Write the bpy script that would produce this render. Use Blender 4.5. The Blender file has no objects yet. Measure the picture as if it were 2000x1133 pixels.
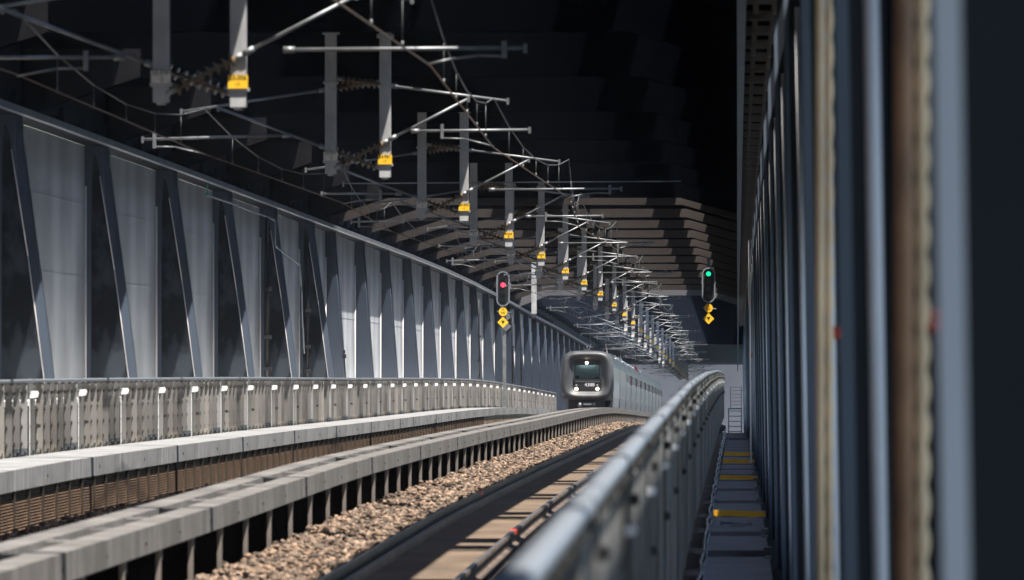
import bpy, math, random
import numpy as np
from mathutils import Vector, Matrix

S = bpy.context.scene
C = S.collection
R = math.radians
random.seed(7)
rng = np.random.default_rng(11)

# ------------------------------------------------------------------ camera
F = 15700.0                       # focal length in pixels of the 2000 px wide photograph
VPX, VPY = 1440.0, 738.0          # where the level line along the bridge runs to
cam_d = bpy.data.cameras.new('camera')
cam = bpy.data.objects.new('camera', cam_d); C.objects.link(cam)
cam_d.sensor_width = 36.0
cam_d.lens = 36.0 * F / 2000.0
cam_d.clip_start = 0.5
cam_d.clip_end = 60000
yaw = math.atan((VPX - 1000) / F); pit = math.atan((VPY - 566.5) / F)
cam.location = (0, 0, 0)
cam.rotation_euler = (R(90) + pit, 0, yaw)
cam_d.dof.use_dof = True
cam_d.dof.focus_distance = 300
cam_d.dof.aperture_fstop = 5.6
S.camera = cam

# ------------------------------------------------------------------ light
SUN_EL, SUN_AZ = 68.7, 50.0       # elevation; degrees behind the right hand side
w = bpy.data.worlds.new('World'); S.world = w; w.use_nodes = True
nt = w.node_tree; nt.nodes.clear()
sky = nt.nodes.new('ShaderNodeTexSky'); sky.sky_type = 'NISHITA'; sky.sun_disc = False
sky.sun_elevation = R(SUN_EL); sky.sun_rotation = R(90 + SUN_AZ)
bg = nt.nodes.new('ShaderNodeBackground'); bg.inputs[1].default_value = 0.085
wo = nt.nodes.new('ShaderNodeOutputWorld')
nt.links.new(sky.outputs[0], bg.inputs[0]); nt.links.new(bg.outputs[0], wo.inputs[0])
sd = bpy.data.lights.new('sun', 'SUN'); sd.energy = 5.0; sd.angle = R(0.5); sd.color = (1.0, 0.93, 0.84)
sun = bpy.data.objects.new('sun', sd); C.objects.link(sun)
dsun = Vector((math.cos(R(SUN_AZ)) * math.cos(R(SUN_EL)), -math.sin(R(SUN_AZ)) * math.cos(R(SUN_EL)), math.sin(R(SUN_EL))))
sun.rotation_euler = dsun.to_track_quat('Z', 'Y').to_euler()
S.view_settings.view_transform = 'Standard'
S.view_settings.look = 'None'
S.view_settings.gamma = 1
S.view_settings.exposure = 1.45
S.cycles.max_bounces = 10
S.cycles.diffuse_bounces = 5
S.cycles.glossy_bounces = 4

# ------------------------------------------------------------------ the line's vertical profile
_PY = [-200, 0, 21, 50, 65, 91, 111, 126, 150, 190, 250, 312, 349, 388, 424, 459, 495, 529, 565, 601, 638, 673, 711, 746, 1000]
_PZ = [-1.4, -.68, -.58, -.38, -.30, -.20, -.10, -.03, 0, .02, 0, 0, -.04, -.16, -.36, -.56, -.8, -1.0, -1.18, -1.42, -1.68, -1.92, -2.14, -2.37, -4.0]
_gy = np.arange(-200, 1001, 1.0)
_gz = np.interp(_gy, _PY, _PZ)
_k = np.hanning(21); _k /= _k.sum()
_gz = np.convolve(np.pad(_gz, 10, mode='edge'), _k, 'valid')
def cz(y): return float(np.interp(y, _gy, _gz))
def pitch(y, L): return math.atan2(cz(y + L) - cz(y), L)
def PX(px, py, X):                # photo pixel + lateral distance -> point
    Y = -X * F / (VPX - px); return Vector((X, Y, (VPY - py) * Y / F))
def PD(px, py, Y):                # photo pixel + distance -> point
    return Vector(((px - VPX) * Y / F, Y, (VPY - py) * Y / F))

# ------------------------------------------------------------------ materials
def mat(name, col, rough=.6, metal=0.0, var=.25, scale=2.0, stretch=(1, 1, 1), bump=0.0, col2=None, spec=.5, bscale=None, island=None, emit=None, detail=6, lo=.35, hi=.7, speck=None, streak=None, streak_y=1.6):
    m = bpy.data.materials.new(name); m.use_nodes = True
    n = m.node_tree.nodes; l = m.node_tree.links
    b = n['Principled BSDF']
    b.inputs['Roughness'].default_value = rough; b.inputs['Metallic'].default_value = metal
    b.inputs['Specular IOR Level'].default_value = spec
    tc = n.new('ShaderNodeTexCoord'); mp = n.new('ShaderNodeMapping')
    mp.inputs['Scale'].default_value = stretch
    l.new(tc.outputs['Object'], mp.inputs[0])
    nz = n.new('ShaderNodeTexNoise'); nz.inputs['Scale'].default_value = scale; nz.inputs['Detail'].default_value = detail
    l.new(mp.outputs[0], nz.inputs[0])
    rp = n.new('ShaderNodeValToRGB')
    c1 = tuple(c * (1 - var) for c in col); c2 = col2 if col2 else tuple(min(1, c * (1 + var)) for c in col)
    rp.color_ramp.elements[0].color = (*c1, 1); rp.color_ramp.elements[1].color = (*c2, 1)
    rp.color_ramp.elements[0].position = lo; rp.color_ramp.elements[1].position = hi
    l.new(nz.outputs[0], rp.inputs[0])
    out = rp.outputs[0]
    if island:
        g = n.new('ShaderNodeNewGeometry'); ir = n.new('ShaderNodeValToRGB'); ir.color_ramp.interpolation = 'CONSTANT'
        while len(ir.color_ramp.elements) < len(island): ir.color_ramp.elements.new(0.5)
        for i, c in enumerate(island):
            ir.color_ramp.elements[i].position = i / len(island); ir.color_ramp.elements[i].color = (*c, 1)
        l.new(g.outputs['Random Per Island'], ir.inputs[0])
        mx = n.new('ShaderNodeMix'); mx.data_type = 'RGBA'; mx.blend_type = 'MULTIPLY'; mx.inputs[0].default_value = 1
        l.new(out, mx.inputs[6]); l.new(ir.outputs[0], mx.inputs[7]); out = mx.outputs[2]
    if streak:                       # run-off stains: long in Z, narrow along the length
        m3 = n.new('ShaderNodeMapping'); m3.inputs['Scale'].default_value = (1, streak_y, .12); l.new(tc.outputs['Object'], m3.inputs[0])
        n3 = n.new('ShaderNodeTexNoise'); n3.inputs['Scale'].default_value = 1.7; n3.inputs['Detail'].default_value = 7; l.new(m3.outputs[0], n3.inputs[0])
        r3 = n.new('ShaderNodeValToRGB'); r3.color_ramp.elements[0].position = .40; r3.color_ramp.elements[1].position = .66
        r3.color_ramp.elements[0].color = (streak, streak, streak, 1); r3.color_ramp.elements[1].color = (1.15, 1.15, 1.15, 1); l.new(n3.outputs[0], r3.inputs[0])
        x3 = n.new('ShaderNodeMix'); x3.data_type = 'RGBA'; x3.blend_type = 'MULTIPLY'; x3.inputs[0].default_value = 1
        l.new(out, x3.inputs[6]); l.new(r3.outputs[0], x3.inputs[7]); out = x3.outputs[2]
    if speck:                        # paint chips and dirt specks
        m4 = n.new('ShaderNodeMapping'); m4.inputs['Scale'].default_value = (1, .12, 1); l.new(tc.outputs['Object'], m4.inputs[0])
        n4 = n.new('ShaderNodeTexNoise'); n4.inputs['Scale'].default_value = 9; n4.inputs['Detail'].default_value = 3; l.new(m4.outputs[0], n4.inputs[0])
        r4 = n.new('ShaderNodeValToRGB'); r4.color_ramp.elements[0].position = .735; r4.color_ramp.elements[1].position = .75
        r4.color_ramp.elements[0].color = (0, 0, 0, 1); r4.color_ramp.elements[1].color = (1, 1, 1, 1); l.new(n4.outputs[0], r4.inputs[0])
        x4 = n.new('ShaderNodeMix'); x4.data_type = 'RGBA'; l.new(r4.outputs[0], x4.inputs[0]); l.new(out, x4.inputs[6]); x4.inputs[7].default_value = (*speck, 1); out = x4.outputs[2]
    l.new(out, b.inputs['Base Color'])
    if bump:
        n2 = n.new('ShaderNodeTexNoise'); n2.inputs['Scale'].default_value = bscale or scale * 6; n2.inputs['Detail'].default_value = 5
        l.new(mp.outputs[0], n2.inputs[0])
        bp = n.new('ShaderNodeBump'); bp.inputs['Strength'].default_value = bump; bp.inputs['Distance'].default_value = .02
        l.new(n2.outputs[0], bp.inputs['Height']); l.new(bp.outputs[0], b.inputs['Normal'])
    if emit:
        b.inputs['Emission Color'].default_value = (*emit[0], 1); b.inputs['Emission Strength'].default_value = emit[1]
    return m

M = {}
M['wall'] = mat('wall_paint', (.42, .445, .49), rough=.4, spec=.3, var=.2, streak_y=.22, scale=.5, stretch=(1, .12, .5), bump=.05, bscale=.6, speck=(.75, .76, .78), streak=.74)
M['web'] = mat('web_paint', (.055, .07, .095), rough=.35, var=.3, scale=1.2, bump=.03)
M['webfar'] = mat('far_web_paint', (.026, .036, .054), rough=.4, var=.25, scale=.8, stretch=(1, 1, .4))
M['webreflect'] = mat('web_reflection_paint', (.016, .020, .027), rough=.4, var=.35, scale=2.0, stretch=(1, 1, .55), col2=(.034, .042, .053), spec=.15, detail=4, lo=.48, hi=.60)  # dark and grey reflections painted into the web colour
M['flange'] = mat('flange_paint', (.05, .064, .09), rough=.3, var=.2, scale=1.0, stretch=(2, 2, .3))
M['bar'] = mat('pale_bar_paint', (.62, .60, .60), rough=.4, var=.15, scale=2, stretch=(1, 1, .3))
M['beam'] = mat('beam_zinc', (.20, .22, .25), rough=.38, metal=.35, var=.25, scale=3, stretch=(1, .4, 1))
M['navy'] = mat('navy_paint', (.006, .010, .019), rough=.7, var=.3, scale=.6, spec=.1)
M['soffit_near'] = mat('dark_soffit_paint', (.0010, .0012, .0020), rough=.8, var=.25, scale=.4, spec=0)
M['lit_haunch'] = mat('lit_haunch_paint', (.013, .013, .015), rough=.8, spec=.0)  # lighter paint standing in for light on the sloped beam end
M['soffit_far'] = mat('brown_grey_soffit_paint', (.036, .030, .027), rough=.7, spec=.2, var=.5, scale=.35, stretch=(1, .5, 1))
M['portal'] = mat('pale_portal_paint', (.10, .10, .11), rough=.6, var=.15, scale=.8)
M['concrete'] = mat('concrete', (.135, .130, .126), rough=.85, var=.25, streak=.68, scale=1.6, stretch=(1, .5, 1), bump=.25, bscale=14)
M['concrete_w'] = mat('pale_concrete', (.235, .24, .25), rough=.85, var=.2, streak=.72, scale=1.2, stretch=(1, .5, 1), bump=.2, bscale=12)
M['bounce'] = mat('bounce_white', (.78, .78, .78), rough=.7, var=.06)  # paint of the unseen bounce ledge added behind the left barrier
M['dark'] = mat('dark_steel', (.008, .006, .005), rough=.8, var=.4, scale=1.5, spec=.05)
M['post'] = mat('post_steel', (.17, .15, .135), rough=.55, var=.3, scale=2.5, stretch=(1, 1, .5))
M['brown'] = mat('brown_louvre', (.26, .17, .11), rough=.5, metal=0, var=.45, scale=.9, stretch=(1, .6, 1))
M['brownpost'] = mat('brown_post', (.035, .025, .016), rough=.6, var=.3)
M['fin'] = mat('barrier_fin', (.25, .247, .24), rough=.5, metal=.1, var=.18, scale=3, stretch=(1, 1, .4),
               island=[(1, 1, 1), (.78, .77, .76), (1.2, 1.08, .92), (.32, .37, .45), (.95, .96, .97), (.6, .59, .58), (1.08, 1.03, .95), (.85, .82, .79)])
M['fin_shade'] = mat('shaded_fin', (.19, .195, .195), rough=.55, metal=.1, var=.2, scale=3, stretch=(1, 1, .3))  # darker copy of the fin paint, standing in for shade
M['rail'] = mat('galvanised', (.20, .225, .26), rough=.5, metal=.3, var=.07, scale=4)
M['zinc'] = mat('zinc_tube', (.20, .212, .225), rough=.45, metal=.45, var=.22, scale=5)
M['rod'] = mat('rod_steel', (.05, .048, .045), rough=.5, metal=.3)
M['white'] = mat('white_plate', (.78, .79, .80), rough=.35, var=.05)
M['mast'] = mat('mast_zinc', (.38, .39, .40), rough=.6, metal=.1, var=.2, scale=4, stretch=(1, 1, .4))
M['ins'] = mat('brown_insulator', (.13, .092, .055), rough=.2, var=.15)
M['yellow'] = mat('yellow_plate', (.85, .50, .02), rough=.5, var=.06)
M['greyplate'] = mat('grey_plate', (.66, .63, .57), rough=.7, var=.22, scale=14)
M['ink'] = mat('black_ink', (.02, .018, .015), rough=.6)
M['redink'] = mat('red_ink', (.45, .06, .02), rough=.6)
M['copper'] = mat('copper_wire', (.20, .14, .11), rough=.5, metal=.4)
M['wire'] = mat('steel_wire', (.13, .145, .15), rough=.5, metal=.4)
M['stone'] = mat('ballast_stone', (.185, .135, .10), rough=.9, var=.45, scale=6, island=[(1, 1, 1), (.55, .53, .52), (1.25, 1.15, 1.05), (.25, .24, .24), (.8, .76, .74), (1.5, 1.4, 1.3), (.4, .37, .36), (.9, .95, 1.0)])
M['stonebase'] = mat('ballast_base', (.10, .078, .06), rough=.95, var=.4, scale=9, bump=.8, bscale=18)
M['bed'] = mat('dusty_bed', (.105, .074, .05), rough=.92, var=.32, scale=1.1, stretch=(1, .35, 1), bump=.5, bscale=14)
M['bedl'] = mat('oily_bed', (.12, .085, .06), rough=.9, var=.4, scale=2, bump=.4)
M['rust'] = mat('rail_rust', (.15, .115, .095), rough=.55, metal=.2, var=.35, scale=4, stretch=(1, .3, 1))
M['railtop'] = mat('rail_head', (.30, .27, .25), rough=.3, metal=.8, var=.2, scale=3, stretch=(1, .2, 1))
M['plate'] = mat('walkway_plate', (.19, .178, .185), rough=.6, var=.22, scale=1.5, bump=.2, bscale=22)
M['gap'] = mat('walkway_void', (.015, .015, .018), rough=.8)
M['ystripe'] = mat('yellow_bar_paint', (.95, .46, .015), rough=.45, var=.15, scale=4)
M['rbox'] = mat('right_rib_paint', (.010, .014, .021), rough=.5, spec=.3, var=.2, scale=1.4)
M['rstrip'] = mat('right_rib_edge', (.66, .67, .72), rough=.4, var=.15, scale=1.5, stretch=(1, 1, .2))
M['rblue'] = mat('right_rib_blue', (.085, .11, .15), rough=.45, var=.2, scale=1.5, stretch=(1, 1, .3))
M['rdark'] = mat('shade_sheet_dark', (.005, .006, .008), rough=.8, spec=.1, var=.3)  # near-black paint of the added light-blocking sheets
M['brownpipe'] = mat('brown_pipe', (.30, .155, .08), rough=.55, var=.25, scale=3)
M['beige'] = mat('beige_hose', (.80, .58, .36), rough=.6, var=.2, scale=3, stretch=(1, 1, .5))
M['red'] = mat('red_cap', (.70, .06, .02), rough=.4, var=.1)
M['black'] = mat('black_plastic', (.014, .014, .016), rough=.45)
M['rubber'] = mat('rubber_front', (.055, .058, .065), rough=.48, var=.25, scale=1.6, stretch=(1, 1, .6), bump=.08)
M['train'] = mat('train_steel', (.19, .21, .245), rough=.35, metal=.3, var=.12, scale=1.0, stretch=(1, .3, .5))
M['trainwin'] = mat('train_window', (.02, .026, .035), rough=.12, var=.1)
M['roofgear'] = mat('roof_gear', (.06, .062, .068), rough=.55, var=.3)
M['cabpale'] = mat('cab_lining', (.55, .62, .58), rough=.6, var=.06)
M['headlight'] = mat('headlight', (1, .9, .7), rough=.3, var=0, emit=((1, .83, .55), 6.0))
M['dimlight'] = mat('unlit_lens', (.35, .38, .42), rough=.2, var=.1)
M['cabglow'] = mat('cab_glow', (1, 1, 1), rough=.4, var=0, emit=((.85, 1, .95), 14.0))  # added glow to brighten the cab inside, no real fitting
M['redlamp'] = mat('signal_red', (.5, .02, .02), rough=.3, var=0, emit=((1, .035, .07), 1.5))
M['greenlamp'] = mat('signal_green', (.02, .4, .2), rough=.3, var=0, emit=((.01, .9, .36), .55))
M['lens'] = mat('dark_lens', (.07, .085, .085), rough=.12, var=.2)
M['skin'] = mat('skin', (.42, .27, .2), rough=.6, var=.05)
M['hair'] = mat('hair', (.02, .016, .014), rough=.7)
M['cloth'] = mat('navy_uniform', (.025, .03, .045), rough=.9)
M['sea'] = mat('sea_water', (.03, .06, .075), rough=.25, var=.2, scale=.02, bump=.3, bscale=.3)
M['stair'] = mat('stair_steel', (.13, .17, .22), rough=.45, var=.2, scale=3)
M['step'] = mat('stair_tread', (.20, .23, .28), rough=.5, var=.25, scale=6)
M['endwall'] = mat('pale_end_wall', (.088, .093, .108), rough=.9, var=.16, scale=.12)
M['rustcable'] = mat('rusty_cable', (.30, .27, .26), rough=.6, var=.6, scale=3, stretch=(1, .4, 1), col2=(.5, .42, .36))

def glass_mat():
    m = bpy.data.materials.new('cab_glass'); m.use_nodes = True
    n = m.node_tree.nodes; l = m.node_tree.links; n.clear()
    o = n.new('ShaderNodeOutputMaterial'); mx = n.new('ShaderNodeMixShader'); t = n.new('ShaderNodeBsdfTransparent'); g = n.new('ShaderNodeBsdfGlossy')
    t.inputs[0].default_value = (.72, .78, .76, 1); g.inputs['Roughness'].default_value = .04
    fr = n.new('ShaderNodeFresnel'); fr.inputs[0].default_value = 1.45
    l.new(fr.outputs[0], mx.inputs[0]); l.new(t.outputs[0], mx.inputs[1]); l.new(g.outputs[0], mx.inputs[2]); l.new(mx.outputs[0], o.inputs[0])
    return m
M['glass'] = glass_mat()

# ------------------------------------------------------------------ mesh helpers
class MB:
    def __init__(s): s.v = []; s.f = []; s.sm = []; s.mi = []
    def quad(s, pts, mi=0, sm=False):
        b = len(s.v); s.v += [tuple(p) for p in pts]; s.f.append(list(range(b, b + len(pts)))); s.sm.append(sm); s.mi.append(mi); return s
    def box(s, x0, x1, y0, y1, z0, z1, mi=0):
        b = len(s.v)
        s.v += [(x0, y0, z0), (x1, y0, z0), (x1, y1, z0), (x0, y1, z0), (x0, y0, z1), (x1, y0, z1), (x1, y1, z1), (x0, y1, z1)]
        for q in ((0, 3, 2, 1), (4, 5, 6, 7), (0, 1, 5, 4), (1, 2, 6, 5), (2, 3, 7, 6), (3, 0, 4, 7)):
            s.f.append([b + i for i in q]); s.sm.append(False); s.mi.append(mi)
        return s
    def cyl(s, p0, p1, r, n=10, r1=None, mi=0, cap=True):
        p0 = Vector(p0); p1 = Vector(p1); d = (p1 - p0).normalized()
        a = d.orthogonal().normalized(); c = d.cross(a); r1 = r if r1 is None else r1
        b = len(s.v)
        for p, rr in ((p0, r), (p1, r1)):
            for i in range(n):
                t = 2 * math.pi * i / n
                s.v.append(tuple(p + a * math.cos(t) * rr + c * math.sin(t) * rr))
        for i in range(n):
            j = (i + 1) % n
            s.f.append([b + i, b + j, b + n + j, b + n + i]); s.sm.append(True); s.mi.append(mi)
        if cap:
            s.f.append([b + i for i in range(n)][::-1]); s.sm.append(False); s.mi.append(mi)
            s.f.append([b + n + i for i in range(n)]); s.sm.append(False); s.mi.append(mi)
        return s
    def tube(s, pts, r, n=8, mi=0):
        for a, b in zip(pts[:-1], pts[1:]): s.cyl(a, b, r, n, mi=mi)
        return s
    def prism(s, poly, y0, y1, mi=0):     # poly in XZ, extruded along Y
        b = len(s.v); n = len(poly)
        s.v += [(x, y0, z) for x, z in poly] + [(x, y1, z) for x, z in poly]
        s.f.append([b + i for i in range(n)]); s.sm.append(False); s.mi.append(mi)
        s.f.append([b + n + i for i in range(n)][::-1]); s.sm.append(False); s.mi.append(mi)
        for i in range(n):
            j = (i + 1) % n; s.f.append([b + j, b + i, b + n + i, b + n + j]); s.sm.append(False); s.mi.append(mi)
        return s
    def rings(s, rings, closed=True, cap0=False, cap1=False, mi=0, sm=True):
        b = len(s.v); n = len(rings[0])
        for r in rings: s.v += [tuple(p) for p in r]
        for k in range(len(rings) - 1):
            for i in range(n if closed else n - 1):
                j = (i + 1) % n
                s.f.append([b + k * n + i, b + k * n + j, b + (k + 1) * n + j, b + (k + 1) * n + i]); s.sm.append(sm); s.mi.append(mi)
        if cap0: s.f.append([b + i for i in range(n)][::-1]); s.sm.append(False); s.mi.append(mi)
        if cap1: s.f.append([b + (len(rings) - 1) * n + i for i in range(n)]); s.sm.append(False); s.mi.append(mi)
        return s
    def mesh(s, name, mats):
        me = bpy.data.meshes.new(name); me.from_pydata(s.v, [], s.f)
        for m in (mats if isinstance(mats, (list, tuple)) else [mats]): me.materials.append(m)
        me.polygons.foreach_set('use_smooth', s.sm); me.polygons.foreach_set('material_index', s.mi); me.update()
        return me

def link(name, me, parent=None, loc=(0, 0, 0), rot=(0, 0, 0)):
    o = bpy.data.objects.new(name, me); C.objects.link(o)
    loc = Vector(loc)
    if parent is not None:
        o.parent = parent
        p = parent; off = Vector((0, 0, 0))
        while p is not None: off += p.location; p = p.parent
        o.location = loc - off if not parent.get('rotated') else loc
    else: o.location = loc
    o.rotation_euler = rot
    return o
def tag(o, label=None, cat=None, group=None, kind=None):
    if label: o['label'] = label
    if cat: o['category'] = cat
    if group: o['group'] = group
    if kind: o['kind'] = kind
    return o
def empty(name, loc, label, cat, group=None, rot=(0, 0, 0)):
    o = bpy.data.objects.new(name, None); C.objects.link(o); o.location = loc; o.rotation_euler = rot
    return tag(o, label, cat, group)
def loft(profile, ys, fn=cz, closed=True, mi=0, cap=True, mb=None):
    mb = mb or MB()
    rings = [[(x, y, z + fn(y)) for x, z in profile] for y in ys]
    mb.rings(rings, closed, cap and closed, cap and closed, mi, sm=False)
    return mb
def span(a, b, st): return list(np.arange(a, b, st)) + [b]
def text_mesh(txt, size, mat_, name, extrude=.002):
    cu = bpy.data.curves.new(name, 'FONT'); cu.body = txt; cu.size = size; cu.align_x = 'CENTER'; cu.align_y = 'CENTER'; cu.extrude = extrude
    o = bpy.data.objects.new(name, cu); C.objects.link(o)
    dg = bpy.context.evaluated_depsgraph_get()
    me = bpy.data.meshes.new_from_object(o.evaluated_get(dg)); bpy.data.objects.remove(o); bpy.data.curves.remove(cu)
    me.name = name; me.materials.clear(); me.materials.append(mat_)
    return me
ORD = 'nearest,second,third,fourth,fifth,sixth,seventh,eighth,ninth,tenth,eleventh,twelfth,thirteenth,fourteenth,fifteenth,sixteenth,seventeenth,eighteenth,nineteenth,twentieth'.split(',')

# ------------------------------------------------------------------ setting: sea, track beds
me = MB().quad([(-2500, -2500, -50), (2500, -2500, -50), (2500, 2500, -50), (-2500, 2500, -50)]).mesh('sea', M['sea'])
tag(link('sea', me), kind='structure')
YS = span(-120, 990, 5)
tag(link('track_bed', loft([(-4.69, -2.6), (-3.25, -2.6), (-3.25, -2.29), (-4.69, -2.29)], YS).mesh('track_bed', M['bed'])), kind='structure')
tag(link('ground', loft([(-13.8, -2.9), (1.5, -2.9), (1.5, -2.85), (-1.75, -2.85), (-1.9, -2.42), (-3.245, -2.42), (-3.245, -2.65), (-4.695, -2.65), (-4.695, -2.33), (-5.0, -2.30), (-5.9, -2.20), (-6.9, -2.2), (-10.3, -2.2), (-10.4, -2.45), (-11.80, -2.45), (-13.8, -2.6)], YS).mesh('ground', M['bedl'])), kind='structure')

# ballast: stones lying between the left rail and the concrete wall, and along the left track
def stones(regions):
    ico = []
    t = (1 + 5 ** .5) / 2
    for a, b in ((1, t), (-1, t), (1, -t), (-1, -t)): ico += [(a, b, 0), (0, a, b), (b, 0, a)]
    V = np.array(ico) / math.sqrt(1 + t * t)
    Fc = []
    n = len(V); D = np.linalg.norm(V[:, None] - V[None], axis=2); e = 2 / math.sqrt(1 + t * t) * 1.01
    for i in range(n):
        for j in range(i + 1, n):
            for k in range(j + 1, n):
                if D[i, j] < e and D[j, k] < e and D[i, k] < e:
                    nn = np.cross(V[j] - V[i], V[k] - V[i])
                    Fc.append((i, j, k) if nn @ V[i] > 0 else (i, k, j))
    Fc = np.array(Fc)
    pts = []; siz = []
    for (x0, x1, y0, y1, zfun, dens, s0, s1) in regions:
        N = int((x1 - x0) * (y1 - y0) * dens)
        x = rng.uniform(x0, x1, N); y = rng.uniform(y0, y1, N)
        z = zfun(x, y) + rng.normal(0, .03, N)
        pts.append(np.stack([x, y, z], 1)); siz.append(rng.uniform(s0, s1, N))
    P = np.concatenate(pts); sz = np.concatenate(siz); N = len(P)
    jit = rng.uniform(.5, 1.45, (N, 12, 1)); sc = rng.uniform(.6, 1.3, (N, 1, 3)); sc[:, :, 1] *= 1.6
    A = V[None] * jit * sc * sz[:, None, None]
    ang = rng.uniform(0, 6.28, N); tl = rng.uniform(-.6, .6, N)
    ca, sa = np.cos(ang), np.sin(ang); ct, st = np.cos(tl), np.sin(tl)
    X = A[:, :, 0]; Y = A[:, :, 1]; Z = A[:, :, 2]
    X, Z = X * ct[:, None] - Z * st[:, None], X * st[:, None] + Z * ct[:, None]
    X, Y = X * ca[:, None] - Y * sa[:, None], X * sa[:, None] + Y * ca[:, None]
    W = np.stack([X, Y, Z], 2) + P[:, None]
    verts = W.reshape(-1, 3); faces = (Fc[None] + (np.arange(N) * 12)[:, None, None]).reshape(-1, 3)
    me = bpy.data.meshes.new('ballast'); nf = len(faces)
    me.vertices.add(len(verts)); me.vertices.foreach_set('co', verts.ravel())
    me.loops.add(nf * 3); me.loops.foreach_set('vertex_index', faces.ravel().astype(np.int32))
    me.polygons.add(nf); me.polygons.foreach_set('loop_start', np.arange(0, nf * 3, 3, dtype=np.int32))
    me.update(calc_edges=True); me.materials.append(M['stone'])
    return me
def zb(x, y):
    t = np.clip((-4.85 - x) / 1.0, 0, 1)
    return np.interp(y, _gy, _gz) - 2.20 + .12 * t + .03 * np.sin(y * 1.3) + .02 * np.sin(y * 3.1 + x * 4)
def zl(x, y): return np.interp(y, _gy, _gz) - 2.17
bal = link('ballast', stones([(-5.97, -4.80, 72, 130, zb, 330, .016, .042), (-5.97, -4.80, 130, 230, zb, 190, .018, .046), (-5.97, -4.80, 230, 480, zb, 80, .024, .05), (-10.35, -9.4, 95, 200, zl, 70, .025, .055)]))
tag(bal, kind='stuff')

# ------------------------------------------------------------------ rails
def rail_profile(x, top):
    h = .21
    return [(x - .075, top - h), (x + .075, top - h), (x + .075, top - h + .02), (x + .012, top - h + .045), (x + .012, top - .05), (x + .036, top - .04), (x + .036, top), (x - .036, top), (x - .036, top - .04), (x - .012, top - .05), (x - .012, top - h + .045), (x - .075, top - h + .02)]
def rail(x, label):
    o = empty('rail', (x, 100, cz(100) - 2.3), label, 'rail', 'running rails of the two tracks')
    link('rail_web', loft(rail_profile(x, -2.10), YS).mesh('rail_web', M['rust']), o)
    link('running_surface', loft([(x - .03, -2.098), (x + .03, -2.098), (x + .03, -2.094), (x - .03, -2.094)], YS).mesh('running_surface', M['railtop']), o)
rail(-4.74, 'dark rail on the near track running beside the stone ballast')
rail(-3.20, 'dark rail on the near track running along the black gap under the handrail')
rail(-9.16, 'rail on the far track on the side of the ribbed steel wall')
rail(-7.64, 'rail on the far track beside the open-topped concrete wall')
g = loft([(-4.60, -2.35), (-4.53, -2.35), (-4.53, -2.17), (-4.60, -2.17)], YS).mesh('guard_rail', M['rust'])
tag(link('guard_rail', g), 'flat guard rail close along the inside of the ballast side rail', 'rail')
for (px, py) in ((1004, 1048), (937, 961)):
    X = -3.20 if py > 1000 else -4.74
    p = PX(px, py, X); y = p.y
    m_ = MB().box(-.04, .04, -.6, .6, -.06, .004).mesh('red_mark', M['red'])
    tag(link('red_mark', m_, None, (X, y, cz(y) - 2.095)), 'small red paint clamp on the rail ' + ('under the handrail' if X > -4 else 'beside the ballast'), 'rail clamp')
bounce_me = loft([(-13.25, -.46), (-12.06, -.46), (-12.06, -.38), (-13.25, -.38)], span(-120, 430, 5)).mesh('bounce_ledge', M['bounce'])  # unseen white ledge, added to bounce sun up onto the wall
tag(link('bounce_ledge', bounce_me), kind='structure')

# ------------------------------------------------------------------ left steel wall with ribs
XW = -13.3
wall = empty('steel_wall', (XW, 150, -2.6), 'grey painted steel wall with tall tapering ribs along the far side', 'wall')
ribY = [63.8 - 80 + 20 * k for k in range(0, 14)]            # ... 243.8
ribY += [259.5 + 20 * k for k in range(0, 37)]
pan = {}
for a, b in zip(ribY[:-1], ribY[1:]):
    L = round(b - a, 2)
    if L not in pan: pan[L] = MB().box(-.08, 0, 0, L - .004, -2.7, 4.72).box(0, .008, 0, L - .3, 2.02, 2.05).box(0, .007, 0, L - .3, 3.50, 3.52).mesh('wall_panel', M['wall'])
    link('wall_panel', pan[L], wall, (XW, a, cz(a)), (pitch(a, L), 0, 0))
def wtot(v): return .48 if v > 4.35 else (1.06 - (1.06 - .48) / 4.35 * v if v > -.1 else 1.06)
def wweb(v): return .90 + (.57 - .90) / 2.5 * v if v < 2.5 else .57 - (.57 - .30) * (v - 2.5) / 1.6
vv = [-2.7, -.1, .6, 1.4, 2.2, 2.9, 3.6, 4.1, 4.35, 4.72]
mb = MB()
f0 = [(.0, z) for z in vv] + [(max(.40, wtot(z) - .16), z) for z in reversed(vv)]
f1 = [(.0, z) for z in vv] + [(wtot(z), z) for z in reversed(vv)]
mb.rings([[(x, -.25, z) for x, z in f0], [(x, -.02, z) for x, z in f1], [(x, .3, z) for x, z in f1]], True, True, True, sm=False)
rib_me = mb.mesh('rib', M['flange'])
wp = [(.135, -2.7)] + [(wweb(z), z) for z in (-2.7, -.1, .6, 1.4, 2.2, 2.9, 3.4, 3.8)] + [(.30, 4.2), (.255, 4.44), (.215, 4.54), (.185, 4.54), (.165, 4.42), (.15, 3.9), (.14, 3.0)]
def webmesh(m): return MB().prism(wp, -.262, -.245).mesh('web', m)
def wf(v): return .66 - .32 * max(0, min(v, 4.4)) / 4.4
g0 = [(.0, z) for z in (-2.7, 0, 4.35, 4.72)] + [(wf(z) - .035, z) for z in (4.72, 4.35, 0, -2.7)]
g1 = [(.0, z) for z in (-2.7, 0, 4.35, 4.72)] + [(wf(z), z) for z in (4.72, 4.35, 0, -2.7)]
mb = MB(); mb.rings([[(x, -.25, z) for x, z in g0], [(x, -.18, z) for x, z in g1], [(x, .3, z) for x, z in g1]], True, True, True, sm=False)
rib_far = mb.mesh('rib', M['webfar'])
web_f = MB().prism([(.06, -2.7), (wf(0) - .06, -2.7), (wf(0) - .06, 0), (wf(3.9) - .07, 3.9), (.17, 4.2), (.13, 3.9), (.06, 0)], -.262, -.245).mesh('web', M['webfar'])
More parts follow.
